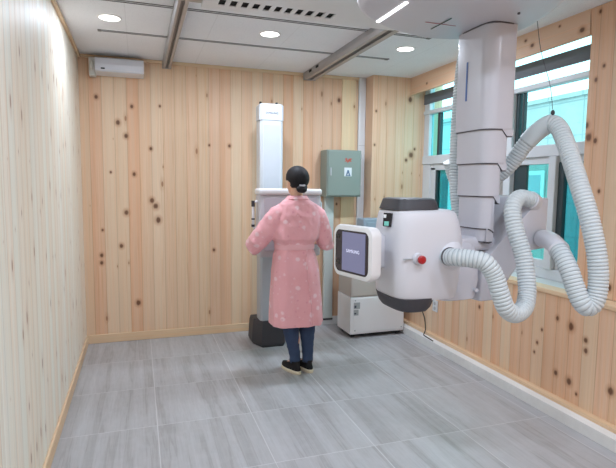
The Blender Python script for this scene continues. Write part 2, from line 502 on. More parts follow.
M_sole = plain('cream_rubber', srgb(220, 212, 188), .6)
M_scrunch = plain('pale_grey_hair_tie', srgb(168, 166, 172), .8)
M_slot = plain('dark_slot', srgb(26, 26, 28), .8)
M_track = plain('ceiling_track_grey', srgb(112, 112, 112), .5)
M_sill = plain('pale_stone_sill', srgb(206, 214, 212), .35, var=.03)
M_gmark = plain('green_line_ink', srgb(40, 78, 62), .5)
M_rmark = plain('red_line_ink', srgb(170, 84, 92), .5)
M_bluelt = plain('blue_light_slit', srgb(76, 104, 160), .3)
M_devblue = plain('blue_grey_case', srgb(150, 164, 178), .4)
M_cord = plain('black_cord_rubber', srgb(30, 28, 28), .6)
M_ground = plain('asphalt', srgb(150, 152, 150), .9)
M_led = emit('white_led_strip', (1, .97, 1, 1), 3.0)
M_lamp = emit('downlight_diffuser', (1, .98, .94, 1), 5.0)
M_lampring = plain('downlight_ring', srgb(236, 236, 236), .5)
def screen_mat():
    a = N('lit_blue_grey_screen')
    tc = a.n('ShaderNodeTexCoord').outputs['Object']
    c = a.mix(a.noise(tc, 4, 2), srgb(112, 114, 148), srgb(128, 130, 162))
    a.l(c, a.b.inputs['Emission Color']); a.b.inputs['Emission Strength'].default_value = .75
    a.b.inputs['Base Color'].default_value = srgb(50, 50, 66); a.b.inputs['Roughness'].default_value = .2
    return a.m
M_screen = screen_mat()
M_stext = emit('screen_lettering', srgb(190, 192, 214), .8)
G_up = glass('clear_aqua_glass', (.68, .975, .99, 1), .05)
G_upl = glass('light_aqua_glass', (.48, .96, .99, 1), .06)
G_low = glass('teal_glass', (.30, .78, .75, 1), .07)
G_low2 = glass('green_aqua_glass', (.36, .74, .73, 1), .07)
G_low3 = glass('deep_teal_glass', (.20, .56, .60, 1), .07)

# ------------------------------------------------------------------ room
H = 2.668; W = 3.27; YB = -6.3; WL = 3.17
bm = nb(); box(bm, (-.15, YB - .15, -.12), (3.8, .15, 0)); struct('floor', bm, M_floor)
bm = nb(); box(bm, (-.15, YB - .15, H), (3.56, .15, H + .1)); struct('ceiling', bm, M_ceil)
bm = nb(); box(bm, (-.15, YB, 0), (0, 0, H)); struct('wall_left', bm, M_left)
bm = nb(); box(bm, (-.15, 0, 0), (3.8, .15, H)); box(bm, (2.83, -.2, 0), (3.62, 0, H)); struct('wall_back', bm, M_back)
bm = nb(); box(bm, (-.15, YB - .15, 0), (3.8, YB, H)); struct('wall_front', bm, M_back)
# right wall: low wainscot, pier beside the window, header band above it
bm = nb()
box(bm, (WL, YB, 0), (3.62, -.2, .788))
prism(bm, [(-2.47, .825), (-2.47, 2.5), (-2.455, 2.665), (YB, 2.665), (YB, .825)], 'x', W, 3.62)
struct('wall_right', bm, M_right)
bm = nb(); prism(bm, [(-2.455, 2.505), (-.2, 2.487), (-.2, H), (-2.45, H)], 'x', W + .002, W + .03); struct('trim_1', bm, M_head)
bm = nb(); box(bm, (WL - .010, YB, .788), (W + .01, -.2, .822), .006); struct('trim_2', bm, M_trimy)
bm = nb(); box(bm, (W, -2.47, .7885), (3.62, -.2, .818)); struct('trim_3', bm, M_sill)
# skirting
bm = nb(); box(bm, (0, -.016, 0), (2.83, 0, .083), .004)
struct('baseboard_back', bm, M_trimx)
bm = nb(); box(bm, (0, YB, 0), (.016, -.016, .083), .004); struct('baseboard_left', bm, M_trimy)
bm = nb(); box(bm, (3.062, YB, 0), (3.13, -.2, .076), .002); 
for f in bm.faces:
    if f.calc_center_median().z > .07: f.material_index = 1
struct('baseboard_right', bm, [M_curb, M_curbtop])
bm = nb(); box(bm, (3.13, YB, 0), (WL + .005, -.2, .105), .006); struct('trim_4', bm, M_trimy)
# white skirting behind the floor cabinet
bm = nb(); box(bm, (2.17, -.03, 0), (2.829, -.0165, .09), .003); box(bm, (2.84, -.23, 0), (3.061, -.2005, .08), .003); struct('trim_5', bm, M_curbtop)
# crown strips
bm = nb(); box(bm, (0, YB, H - .03), (.022, -.022, H), .004); struct('trim_6', bm, M_trimy)
bm = nb(); box(bm, (0, -.022, H - .03), (2.83, 0, H), .004); struct('trim_7', bm, M_trimx)
# pale filler board beside the pipe
bm = nb(); box(bm, (2.56, -.012, .09), (2.72, 0, H - .03), .003); struct('trim_8', bm, wood('pale_filler_board', 'x', 'z', .16, [srgb(238, 212, 172)] * 2 + [srgb(242, 220, 184)] * 2, [(2.66, 1.62, .016), (2.655, 1.56, .02)], off=.0, groove=False, knot_density=.1))
# ceiling tracks: paired thin lines
for i, y in enumerate((-.83, -1.53, -4.0, -4.7)):
    bm = nb()
    box(bm, (.233, y - .018, H - .004), (2.66, y - .011, H + .001)); box(bm, (.233, y + .011, H - .004), (2.66, y + .018, H + .001))
    box(bm, (.225, y - .022, H - .006), (.25, y + .022, H + .001)); box(bm, (2.64, y - .022, H - .006), (2.67, y + .022, H + .001))
    struct('trim_%d' % (9 + i), bm, M_track)

# ------------------------------------------------------------------ window
XW = 3.45
def yz(bm, y0, y1, z0, z1, x0=XW, x1=XW + .06, bv=.004): box(bm, (x0, min(y0, y1), z0), (x1, max(y0, y1), z1), bv, 1)
bm = nb()
yz(bm, -.2, -2.62, .818, .90)                      # bottom
yz(bm, -.2, -2.62, 2.285, 2.325, XW - .012)        # transom rail
yz(bm, -.2, -2.62, 2.61, 2.6675)                     # top
yz(bm, -.2, -2.62, 1.755, 1.845, XW - .01)         # middle rail
yz(bm, -.2, -.345, .90, 1.755); yz(bm, -.2, -.30, 1.845, 2.61)
yz(bm, -2.5, -2.62, .90, 2.61)
win = struct('window_1', bm, M_frame)
def wpart(name, bm, m, parent=win):
    return tag(obj(name, bm, m, parent), kind='structure')
bm = nb(); yz(bm, -1.30, -1.44, .90, 2.285, XW - .015); yz(bm, -1.505, -1.585, .90, 2.285, XW - .013); wpart('mullion', bm, M_frame)
bm = nb(); yz(bm, -1.44, -1.505, .90, 2.285, XW - .005, XW + .05); wpart('mullion_channel', bm, M_alu)
# sash bars
bm = nb(); yz(bm, -.345, -.43, .93, 1.72, XW + .01); yz(bm, -.345, -1.30, 1.69, 1.755, XW + .01); yz(bm, -.345, -1.30, .90, .97, XW + .01); wpart('sash', bm, M_frame)
bm = nb(); yz(bm, -2.005, -2.075, .90, 1.755, XW - .02); yz(bm, -1.585, -2.005, 1.70, 1.755, XW + .01); yz(bm, -1.585, -2.005, .90, .96, XW + .01); yz(bm, -2.075, -2.5, .90, .97, XW + .02); yz(bm, -2.075, -2.5, 1.71, 1.755, XW + .02); wpart('sash', bm, M_frame)
bm = nb()
yz(bm, -.43, -.455, .97, 1.69, XW + .015); yz(bm, -1.585, -1.73, .90, 1.755, XW + .03, XW + .055); yz(bm, -2.075, -2.13, .97, 1.71, XW + .01, XW + .05)
yz(bm, -.43, -.475, 1.845, 2.285, XW + .02); yz(bm, -1.585, -1.62, 1.845, 2.285, XW + .02); yz(bm, -1.65, -1.67, 1.845, 2.285, XW + .025)
wpart('gasket', bm, M_gasket)
def pane(y0, y1, z0, z1, m, x=XW + .035):
    bm = nb(); box(bm, (x, y1, z0), (x + .006, y0, z1)); wpart('pane', bm, m)
pane(-.3, -2.5, 2.325, 2.61, G_up)
pane(-.3, -1.30, 1.845, 2.285, G_upl); pane(-1.585, -2.5, 1.845, 2.285, G_up)
pane(-.43, -1.30, .97, 1.69, G_low); pane(-.43, -.59, .93, 1.72, G_low3, XW + .062); pane(-1.585, -2.005, .96, 1.70, G_low2); pane(-2.075, -2.5, .97, 1.71, G_low3)
# sliding panes overlapping behind (the aluminium reveal outside)
bm = nb()
yz(bm, -.2, -2.62, .70, .82, XW + .07, XW + .17)
struct('trim_13', bm, M_sill)
# dark blind strip, rolled out a hand's breadth in front of the top light
t = thing('window_blind', 'dark grey horizontal blind strip across the top of the window', 'blind', (XW - .02, -1.35, 2.5))
bm = nb(); box(bm, (XW - .010, -2.468, 2.40), (XW - .004, -.202, 2.50)); obj('blind_fabric', bm, M_blind, t)
bm = nb(); box(bm, (XW - .014, -2.468, 2.395), (XW - .001, -.202, 2.407), .003); obj('bottom_rail', bm, M_blind, t)

# ------------------------------------------------------------------ outside
bm = nb(); box(bm, (3.65, -30, -3.3), (60, 40, -3.0)); struct('ground', bm, M_ground)
t = thing('neighbouring_building', 'pale panelled building seen outside through the window', 'building', (9, 2, -3))
bm = nb(); box(bm, (9, -8, -3), (13, 14, 3.42)); obj('facade', bm, M_fac, t)
bm = nb(); box(bm, (8.95, -8.05, 3.38), (13.05, 14.05, 3.47)); obj('parapet', bm, M_fac, t)
for k in range(6):
    bm = nb(); box(bm, (8.95, -4 + k * 2.6, .2), (8.999, -2.6 + k * 2.6, 1.9), .01, 1); wf = obj('window_frame', bm, M_frame, t)
    bm = nb(); box(bm, (8.94, -3.9 + k * 2.6, .3), (8.952, -2.7 + k * 2.6, 1.8)); obj('window_pane', bm, M_devblue, wf)

# ------------------------------------------------------------------ downlights
def downlight(x, y, label):
    t = thing('downlight', label, 'ceiling light', (x, y, H), 'round recessed downlights')
    bm = nb(); r = [sup(x, y, H + .001, .082, .082, 2, 40), sup(x, y, H - .004, .080, .080, 2, 40), sup(x, y, H - .005, .070, .070, 2, 40), sup(x, y, H - .001, .069, .069, 2, 40)]
    loft(bm, r, False, False); obj('trim_ring', bm, M_lampring, t, 40)
    bm = nb(); loft(bm, [sup(x, y, H - .002, .069, .069, 2, 40), sup(x, y, H - .004, .05, .05, 2, 40)], False, True); obj('diffuser', bm, M_lamp, t, 60)
    return t
downlight(.325, -1.16, 'bright round recessed downlight in the ceiling, nearest the left wall')
downlight(1.47, -1.19, 'bright round recessed downlight in the ceiling, between the two metal rails')
downlight(2.642, -1.19, 'bright round recessed downlight in the ceiling, nearest the window')

# ------------------------------------------------------------------ ceiling rails
def rail(x0, x1, label, left):
    t = thing('ceiling_rail', label, 'rail', ((x0 + x1) / 2, -2.6, H), 'rails of the overhead carriage')
    z0, z1 = 2.598, H - .0005; w = x1 - x0
    prof = [(x0, z1), (x0, z0 + .03), (x0 + .008, z0), (x0 + w * .32, z0), (x0 + w * .34, z0 + .022), (x0 + w * .62, z0 + .022), (x0 + w * .64, z0), (x1 - .004, z0), (x1, z0 + .01), (x1, z0 + .022), (x1 - .02, z0 + .026), (x1 - .02, z1 - .02), (x1, z1 - .016), (x1, z1)]
    bm = nb(); prism(bm, prof, 'y', -5.2, -.03); obj('profile', bm, M_alu, t)
    bm = nb(); box(bm, (x0 + w * .36, -5.19, z0 + .0195), (x0 + w * .60, -.05, z0 + .0215)); obj('channel', bm, M_aludk, t)
    bm = nb(); box(bm, (x0 - .003, -.031, z0 - .003), (x1 + .003, -.019, z1), .003); obj('end_cap', bm, M_alu, t)
    if not left:
        for y in (-.22, -.42):
            bm = nb(); box(bm, (x0 - .004, y - .05, z0 + .034), (x0 + .001, y + .02, z0 + .058), .002, 1); obj('clamp_block', bm, M_slot, t)
rail(.73, .805, 'long aluminium rail along the ceiling above the air conditioner side', True)
rail(2.125, 2.25, 'long aluminium rail along the ceiling beside the overhead x-ray unit', False)

# slotted bridge that crosses between the rails
t = thing('ceiling_bridge', 'pale slotted crossbeam spanning between the two ceiling rails', 'crossbeam', (1.45, -2.5, 2.6))
bm = nb()
y0, y1 = -2.95, -1.96; z0 = 2.545
# bottom plate assembled round a row of slots
sl = [.945 + i * .0655 for i in range(11)]
xs = [.86] + [v for s in sl for v in (s, s + .038)] + [2.118]
box(bm, (.86, y0, z0), (2.118, -2.125, z0 + .006)); box(bm, (.86, -2.035, z0), (2.118, y1, z0 + .006))
for a, b in zip(xs[0::2], xs[1::2]): box(bm, (a, -2.125, z0), (b, -2.035, z0 + .006))
box(bm, (.86, y1 - .004, z0 + .006), (2.118, y1, 2.597)); box(bm, (.86, y0, z0 + .006), (.864, y1, 2.597)); box(bm, (.86, y0, z0 + .006), (2.118, y0 + .004, 2.597))
obj('beam_housing', bm, M_bwhite, t)
bm = nb(); box(bm, (.90, -2.16, z0 + .014), (1.80, -2.0, z0 + .03)); obj('slot_lining', bm, M_slot, t)
for a, b in ((.70, .862), (2.11, 2.27)):
    bm = nb(); box(bm, (a, y0 + .02, 2.5605), (b, y1 - .02, 2.597), .004); obj('roller_block', bm, M_alu, t)

# ------------------------------------------------------------------ air conditioner
t = thing('air_conditioner', 'white slim wall air conditioner high on the back wall near the left corner', 'air conditioner', (.36, -.0, 2.53))
prof = [(-.001, 2.625), (-.13, 2.625), (-.165, 2.605), (-.175, 2.52), (-.165, 2.497)]
bm = nb()
def sec(x): return [(x, y, z) for y, z in [(-.001, 2.63), (-.12, 2.63), (-.15, 2.618), (-.165, 2.56), (-.163, 2.515), (-.150, 2.50), (-.001, 2.49)]]
loft(bm, [sec(.150), sec(.56)]); obj('body', bm, M_bwhite, t)
bm = nb(); loft(bm, [[(x, y - .003, z) for y, z in [(-.152, 2.616), (-.168, 2.562), (-.166, 2.517), (-.16, 2.517), (-.16, 2.562), (-.146, 2.616)]] for x in (.152, .558)]); obj('front_panel', bm, plain('ac_panel', srgb(214, 216, 224), .42, var=.02), t)
bm = nb(); box(bm, (.155, -.1655, 2.503), (.555, -.14, 2.513), .002); obj('louver', bm, M_white, t)
bm = nb(); box(bm, (.20, -.172, 2.519), (.232, -.168, 2.531)); obj('display', bm, M_slot, t)
bm = nb(); box(bm, (.095, -.10, 2.47), (.149, -.001, 2.63), .008); tube(bm, spline([(.13, -.06, 2.62), (.12, -.10, 2.585), (.115, -.105, 2.54), (.125, -.06, 2.50)], .01), .014, 10); obj('pipe_cover', bm, plain('taped_pipe_cover', srgb(206, 204, 196), .7, var=.12, scale=30), t, 40)
for x, z in ((.20, 2.645), (.42, 2.64)):
    bm = nb(); box(bm, (x, -.06, z - .013), (x + .05, -.001, z), .003); obj('wall_bracket', bm, M_slot, t)

# ------------------------------------------------------------------ pipe, duct, cabinet on the back wall
t = thing('vertical_pipe_cover', 'white vertical trunking from ceiling down the back wall right of the green cabinet', 'trunking', (2.78, 0, 1.3))
bm = nb(); box(bm, (2.748, -.032, .0), (2.829, -.0005, H - .0005), .008); obj('trunking_body', bm, M_pvc, t, 40)
bm = nb(); box(bm, (2.753, -.034, 1.95), (2.824, -.031, 1.954)); obj('joint_line', bm, M_grey, t)
t = thing('cable_duct', 'pale white cable duct running from green cabinet down to the floor', 'cable duct', (2.41, 0, .7))
bm = nb(); box(bm, (2.362, -.055, .075), (2.468, -.0135, 1.405), .006); obj('duct_body', bm, M_pvc2, t, 40)
bm = nb(); box(bm, (2.358, -.06, .06), (2.472, -.0305, .080), .003); obj('duct_foot', bm, M_black, t)
t = thing('electrical_cabinet', 'grey green metal electrical cabinet with red emblem mounted on back wall', 'cabinet', (2.52, -.0, 1.64))
bm = nb(); box(bm, (2.325, -.195, 1.402), (2.712, -.0125, 1.885), .004); obj('case', bm, M_green, t)
bm = nb(); box(bm, (2.337, -.207, 1.415), (2.703, -.1955, 1.873), .004); d = obj('door', bm, M_green, t)
bm = nb(); box(bm, (2.357, -.216, 1.62), (2.376, -.2075, 1.70), .003); obj('handle', bm, M_grey, d)
for z in (1.47, 1.80):
    bm = nb(); box(bm, (2.700, -.211, z), (2.712, -.197, z + .05), .002); obj('hinge', bm, M_grey, d)
bm = nb(); prism(bm, [(2.520, 1.795), (2.545, 1.805), (2.548, 1.78), (2.575, 1.80), (2.606, 1.798), (2.585, 1.78), (2.6, 1.766), (2.57, 1.768), (2.55, 1.752), (2.545, 1.768), (2.518, 1.765), (2.535, 1.78)], 'y', -.2085, -.2072); obj('red_emblem', bm, M_redmark, d)
bm = nb(); box(bm, (2.517, -.2085, 1.615), (2.600, -.2072, 1.705)); s = obj('warning_sticker', bm, M_label, d)
bm = nb(); prism(bm, [(2.535, 1.625), (2.552, 1.68), (2.566, 1.68), (2.584, 1.625), (2.568, 1.625), (2.559, 1.655), (2.55, 1.625)], 'y', -.2096, -.2087); box(bm, (2.532, -.2096, 1.618), (2.588, -.2087, 1.626)); obj('sticker_graphic', bm, M_bluemark, d)

# ------------------------------------------------------------------ generator cabinet
t = thing('generator_cabinet', 'white floor cabinet on black casters in the back right corner', 'cabinet', (2.77, -.4, 0))
X0, X1, Y0, Y1 = 2.455, 3.055, -.575, -.235
bm = nb(); box(bm, (X0, Y0, .04), (X1, Y1, .415), .006); obj('body', bm, M_bwhite, t)
bm = nb(); box(bm, (X0 + .03, Y0 - .004, .06), (X1 - .012, Y0 + .002, .40), .003); obj('front_panel', bm, M_bwhite, t)
for x, z in ((X0 + .05, .08), (X1 - .03, .08), (X0 + .05, .385), (X1 - .03, .385)):
    bm = nb(); cyl(bm, (x, Y0 - .006, z), .007, .005, 'y', 12); obj('screw', bm, M_labelg, t)
bm = nb(); box(bm, (X0 + .02, Y0 + .02, .022), (X1 - .02, Y1 - .02, .041)); obj('plinth', bm, M_slot, t)
for x in (X0 + .05, X1 - .05):
    for y in (Y0 + .05, Y1 - .05):
        bm = nb(); cyl(bm, (x - .014, y, .024), .024, .028, 'x', 18); box(bm, (x - .02, y - .018, .028), (x + .02, y + .018, .045), .003); obj('caster', bm, M_black, t, 40)
for za, zb, xb in ((.30, .365, .10), (.235, .292, .085)):
    bm = nb(); box(bm, (X0 + .034, Y0 - .0062, za), (X0 + xb, Y0 - .0045, zb)); st = obj('rating_sticker', bm, M_labelg, t)
    bm = nb(); box(bm, (X0 + .040, Y0 - .0068, za + .012), (X0 + .060, Y0 - .0063, zb - .03)); obj('printed_mark', bm, M_dtext, st)
t = thing('control_cabinet', 'warm grey control cabinet stacked on top of white floor cabinet', 'cabinet', (2.77, -.4, .416))
bm = nb(); box(bm, (X0 + .008, Y0 + .004, .4165), (X1 - .02, Y1, .86), .006); obj('body', bm, M_beige, t)
bm = nb(); box(bm, (X0 + .02, Y0 - .001, .43), (X1 - .03, Y0 + .006, .85), .003); obj('front_panel', bm, M_beige, t)
t = thing('power_unit', 'blue grey box on top of the warm grey control cabinet', 'box', (2.8, -.33, .86))
bm = nb(); box(bm, (2.655, -.41, .8605), (3.04, -.236, 1.185), .012); obj('case', bm, M_devblue, t)
bm = nb(); box(bm, (2.69, -.414, .90), (3.0, -.409, 1.15), .004); obj('front_panel', bm, M_devblue, t)

# ------------------------------------------------------------------ outlet and cord on the right wall
t = thing('wall_outlet', 'small white outlet plate low on right wall below the x-ray head', 'outlet', (WL, -.97, .38))
bm = nb(); box(bm, (WL - .011, -1.012, .325), (WL - .0003, -.93, .435), .004); pl = obj('plate', bm, M_pvc, t)
for z in (.357, .403):
    bm = nb(); cyl(bm, (WL - .0125, -.971, z), .017, .002, 'x', 20); obj('socket', bm, M_grey, pl)
t = thing('hanging_cable', 'thin dark power cord hanging down the right wall to the skirting', 'cord', (WL - .02, -.8, .08))
bm = nb(); tube(bm, spline([(WL - .009, -.735, .40), (WL - .012, -.742, .30), (WL - .014, -.80, .225), (WL - .03, -.85, .15), (3.125, -.875, .115), (3.10, -.89, .084), (3.085, -.93, .0815), (3.07, -1.1, .0815)], .012), .005, 8); obj('cable', bm, M_cord, t, 60)
bm = nb(); box(bm, (WL - .03, -.758, .40), (WL - .0003, -.722, .445), .005); obj('plug', bm, M_cord, t)

# ------------------------------------------------------------------ chest stand (wall bucky)
t = thing('chest_stand', 'tall white upright x-ray chest stand with detector on black base in front of person', 'x-ray stand', (1.64, -.45, 0))
def ring8(x0, x1, y0, y1, ch, z): return [(x0, y1, z), (x0, y0 + ch, z), (x0 + ch, y0, z), (x1 - ch, y0, z), (x1, y0 + ch, z), (x1, y1, z)]
M_stand = plain('stand_white', srgb(214, 220, 226), .32, var=.02)
M_standlow = plain('stand_grey', srgb(176, 180, 186), .4, var=.02)
bm = nb(); loft(bm, [ring8(1.545, 1.760, -.555, -.40, .022, z) for z in (.9, 2.10)]); obj('upper_column', bm, M_stand, t)
bm = nb(); loft(bm, [ring8(1.540, 1.765, -.56, -.40, .022, z) for z in (2.103, 2.235)] + [ring8(1.552, 1.753, -.55, -.40, .022, 2.25)]); obj('column_cap', bm, M_stand, t)
bm = nb(); box(bm, (1.553, -.5525, 2.0995), (1.752, -.45, 2.1035)); obj('cap_seam', bm, M_labelg, t)
for x in (1.57, 1.725):
    bm = nb(); box(bm, (x, -.42, 2.25), (x + .02, -.395, 2.285), .004); obj('mount_lug', bm, M_slot, t)
text('SAMSUNG', .026, M_dtext, 'brand_lettering', t, basis((1.652, -.5608, 2.165), (1, 0, 0), (0, 0, 1)))
bm = nb(); loft(bm, [ring8(1.550, 1.752, -.548, -.40, .02, z) for z in (.2, .9)]); obj('lower_column', bm, M_standlow, t)
bm = nb(); box(bm, (1.578, -.5575, .95), (1.727, -.554, 2.06), .002); obj('front_strip', bm, plain('stand_strip', srgb(204, 210, 218), .3), t)
bm = nb()
def base(z, g): return [(1.492 + g, -.27 - g, z), (1.492 + g, -.44, z), (1.55 + g, -.60 + g, z), (1.775 - g, -.60 + g, z), (1.835 - g, -.44, z), (1.835 - g, -.27 - g, z)]
loft(bm, [base(0.0005, .012), base(.03, 0), base(.205, .010), base(.245, .02)]); obj('base', bm, M_black, t)
# detector
DY0, DY1 = -.96, -.80
bm = nb(); box(bm, (1.443, DY0, .905), (1.99, DY1, 1.435), .02, 3); obj('detector_housing', bm, plain('detector_side', srgb(196, 194, 200), .4, var=.02), t, 40)
bm = nb(); box(bm, (1.437, DY0 - .012, 1.432), (1.996, DY1 + .01, 1.487), .018, 4); obj('detector_top_bar', bm, M_bwhite, t, 40)
bm = nb(); box(bm, (1.484, DY0 - .006, .96), (1.95, DY0 + .002, 1.415), .006); obj('detector_panel', bm, plain('detector_panel', srgb(188, 182, 190), .45, var=.02), t)
bm = nb(); box(bm, (1.50, -.799, 1.02), (1.77, -.5585, 1.36), .015); obj('carrier_arm', bm, M_standlow, t)
bm = nb(); tube(bm, [(1.444, -.90, 1.375), (1.41, -.905, 1.375), (1.40, -.91, 1.36), (1.40, -.91, 1.17), (1.41, -.905, 1.155), (1.444, -.90, 1.155)], .011, 10)
obj('side_handle', bm, M_bwhite, t, 60)
for z, hh in ((1.335, .05), (1.165, .02), (1.225, .012)):
    bm = nb(); cyl(bm, (1.40, -.91, z), .0145, hh, 'z', 14); obj('handle_grip', bm, M_black, t, 40)
bm = nb(); tube(bm, [(1.99, -.86, 1.375), (2.015, -.86, 1.375), (2.025, -.86, 1.36), (2.025, -.86, 1.17), (2.015, -.86, 1.155), (1.99, -.86, 1.155)], .011, 10)
obj('side_handle', bm, M_bwhite, t, 60)

# ------------------------------------------------------------------ overhead x-ray unit
xr = thing('overhead_xray_unit', 'large white ceiling suspended x-ray unit with touch screen head and ribbed hoses', 'x-ray machine', (1.95, -3.0, H))
# carriage: a rounded housing, wider than it is regular
CO = [(1.37, -3.35), (1.385, -3.05), (1.45, -2.90), (1.56, -2.80), (1.73, -2.705), (1.926, -2.655), (2.10, -2.69), (2.25, -2.79), (2.315, -2.92), (2.285, -3.1), (2.21, -3.3), (2.08, -3.5), (1.85, -3.58), (1.58, -3.54)]
CO = [(q.x, q.y) for q in spline([(x, y, 0) for x, y in CO + CO[:1]], .03)][:-1]
cx, cy = 1.85, -3.1
def cring(z, off):
    out = []
    for x, y in CO:
        d = Vector((x - cx, y - cy)); d *= 1 + off / d.length; out.append((cx + d.x, cy + d.y, z))
    return out
bm = nb()
loft(bm, [cring(2.54, -.03), cring(2.47, .008), cring(2.35, .01), cring(2.315, .003), cring(2.298, -.008), cring(2.288, -.035)])
carr = obj('carriage', bm, M_white2, xr, 40)
bm = nb(); box(bm, (1.566, -3.10, 2.2835), (1.583, -2.83, 2.289), .002); obj('light_bar', bm, M_led, carr)
bm = nb(); box(bm, (1.863, -2.995, 2.2845), (1.868, -2.826, 2.2865)); obj('cross_mark', bm, M_gmark, carr)
bm = nb(); box(bm, (1.782, -2.9095, 2.2847), (1.949, -2.9075, 2.2867)); obj('cross_mark', bm, M_rmark, carr)
bm = nb(); cyl(bm, (2.10, -3.16, 2.280), .006, .007, 'z', 12); obj('indicator', bm, M_seam, carr)
# telescopic column (five nested sleeves)
def sleeve(name, z1, zl, zr, i):
    gx0, gx1, gy0, gy1 = 2.055 + .007 * i, 2.213 - .022 * i, -3.035 + .009 * i, -2.775 - .008 * i
    ch = .018
    def ring(z):
        out = []
        for qx, qy, a0, c in ((gx0, gy1, 90, ch), (gx0, gy0, 180, .065), (gx1, gy0, 270, ch), (gx1, gy1, 0, ch)):
            qx += c if qx == gx0 else -c; qy += c if qy == gy0 else -c
            for e in range(6):
                a = math.radians(a0 + 18 * e); out.append((qx + c * math.cos(a), qy + c * math.sin(a), z))
        return out
    bm = nb(); loft(bm, [ring(z1), ring(zl)])
    xs = gx0 + (gx1 - gx0) * .58
    prism(bm, [(xs, zl), (xs + .028, zr), (gx1 - .002, zr), (gx1 - .002, zl)], 'y', gy0 + .002, gy1 - .02)
    s = obj('column_sleeve', bm, M_col, xr, 30)
    bm = nb(); k = .003
    loft(bm, [[(x + (k if x < (gx0 + gx1) / 2 else -k), y + (k if y < -2.9 else -k), z) for x, y, z in ring(zl - q)] for q in (0, .006)])
    prism(bm, [(xs + .002, zl - .005), (xs + .030, zr - .005), (gx1 - .006, zr - .005), (gx1 - .006, zr + .002), (xs + .03, zr + .002), (xs + .008, zl)], 'y', gy0 + .0035, gy1 - .03)
    obj('sleeve_seam', bm, M_seam, s)
    return s
s1 = sleeve('sleeve', 2.286, 1.797, 1.765, 0)
sleeve('sleeve', 1.80, 1.635, 1.60, 1)
sleeve('sleeve', 1.64, 1.475, 1.44, 2)
sleeve('sleeve', 1.48, 1.315, 1.30, 3)
sleeve('sleeve', 1.32, 1.25, 1.245, 4)
bm = nb(); loft(bm, [sup(2.134, -2.905, z, rx, ry, 4, 40) for z, rx, ry in ((2.289, .083, .134), (2.2825, .083, .134), (2.282, .07, .12))]); obj('column_collar', bm, M_seam, xr, 30)
bm = nb(); box(bm, (2.0515, -2.872, 1.945), (2.0560, -2.862, 2.135), .001); obj('status_light', bm, M_bluelt, s1)
# yoke under the column and the arm to the side box
bm = nb()
loft(bm, [sup(1.985, -2.88, z, rx, ry, 3.2, 40) for z, rx, ry in ((.955, .09, .08), (.965, .115, .105), (1.05, .13, .115), (1.16, .125, .115), (1.225, .105, .10), (1.25, .075, .08))])
obj('yoke', bm, M_white2, xr, 50)
bm = nb(); box(bm, (1.99, -2.96, 1.20), (2.20, -2.80, 1.27), .02, 3); obj('pivot_block', bm, M_white2, xr, 50)
bm = nb(); cyl(bm, (2.065, -3.002, 1.01), .010, .02, 'y', 16); obj('lock_screw', bm, M_white, xr, 40)
bm = nb()
A = [(2.105, -2.79, .93), (2.20, -2.79, .935), (2.275, -2.79, 1.03), (2.34, -2.79, 1.19), (2.50, -2.79, 1.20), (2.505, -2.79, 1.475), (2.225, -2.79, 1.475), (2.16, -2.79, 1.26), (2.11, -2.79, 1.15)]
F = [(2.105, -2.98, .945), (2.185, -2.99, .95), (2.25, -3.0, 1.04), (2.325, -3.02, 1.205), (2.42, -3.06, 1.215), (2.425, -3.06, 1.468), (2.365, -3.06, 1.468), (2.20, -2.99, 1.24), (2.11, -2.98, 1.15)]
vr = loft(bm, [F, A])
bmesh.ops.bevel(bm, geom=list(bm.edges), offset=.012, segments=3, profile=.5, affect='EDGES')
obj('support_arm', bm, M_white2, xr, 30)
# tube head
hd = []
bm = nb()
def hr(z, x0, x1, y0, y1, n=3.2): return sup((x0 + x1) / 2, (y0 + y1) / 2, z, (x1 - x0) / 2, (y1 - y0) / 2, n, 56)
loft(bm, [hr(.985, 1.635, 1.915, -3.035, -2.77, 4), hr(.990, 1.612, 1.938, -3.05, -2.757, 4), hr(1.01, 1.603, 1.948, -3.058, -2.75, 4), hr(1.14, 1.592, 1.966, -3.064, -2.745, 4), hr(1.27, 1.592, 1.968, -3.062, -2.745, 4), hr(1.34, 1.597, 1.955, -3.056, -2.75, 4), hr(1.39, 1.605, 1.936, -3.048, -2.757, 4), hr(1.404, 1.612, 1.922, -3.04, -2.765, 4), hr(1.410, 1.626, 1.90, -3.025, -2.78, 4)])
head = obj('tube_head', bm, M_white, xr, 40)
bm = nb(); loft(bm, [hr(1.409, 1.603, 1.846, -3.03, -2.775, 3.6), hr(1.44, 1.612, 1.838, -3.024, -2.785, 3.6), hr(1.458, 1.618, 1.829, -3.015, -2.79, 3.6), hr(1.463, 1.63, 1.818, -3.0, -2.80, 3.6)]); obj('top_cap', bm, M_black, xr, 30)
bm = nb(); loft(bm, [hr(.932, 1.650, 1.765, -3.03, -2.79), hr(.936, 1.63, 1.785, -3.045, -2.775), hr(.955, 1.615, 1.805, -3.056, -2.765), hr(1.0, 1.6, 1.825, -3.062, -2.755)]); obj('bottom_cap', bm, M_black, xr, 30)
# boss round the hose
bm = nb(); ell(bm, (1.872, -3.035, 1.195), (.078, .050, .078), 28); obj('hose_boss', bm, M_white, xr, 180)
bm = nb(); cyl(bm, (1.843, -3.088, 1.198), .0435, .008, (-.02, 1, 0), 28); obj('hose_ring', bm, M_seam, xr, 40)
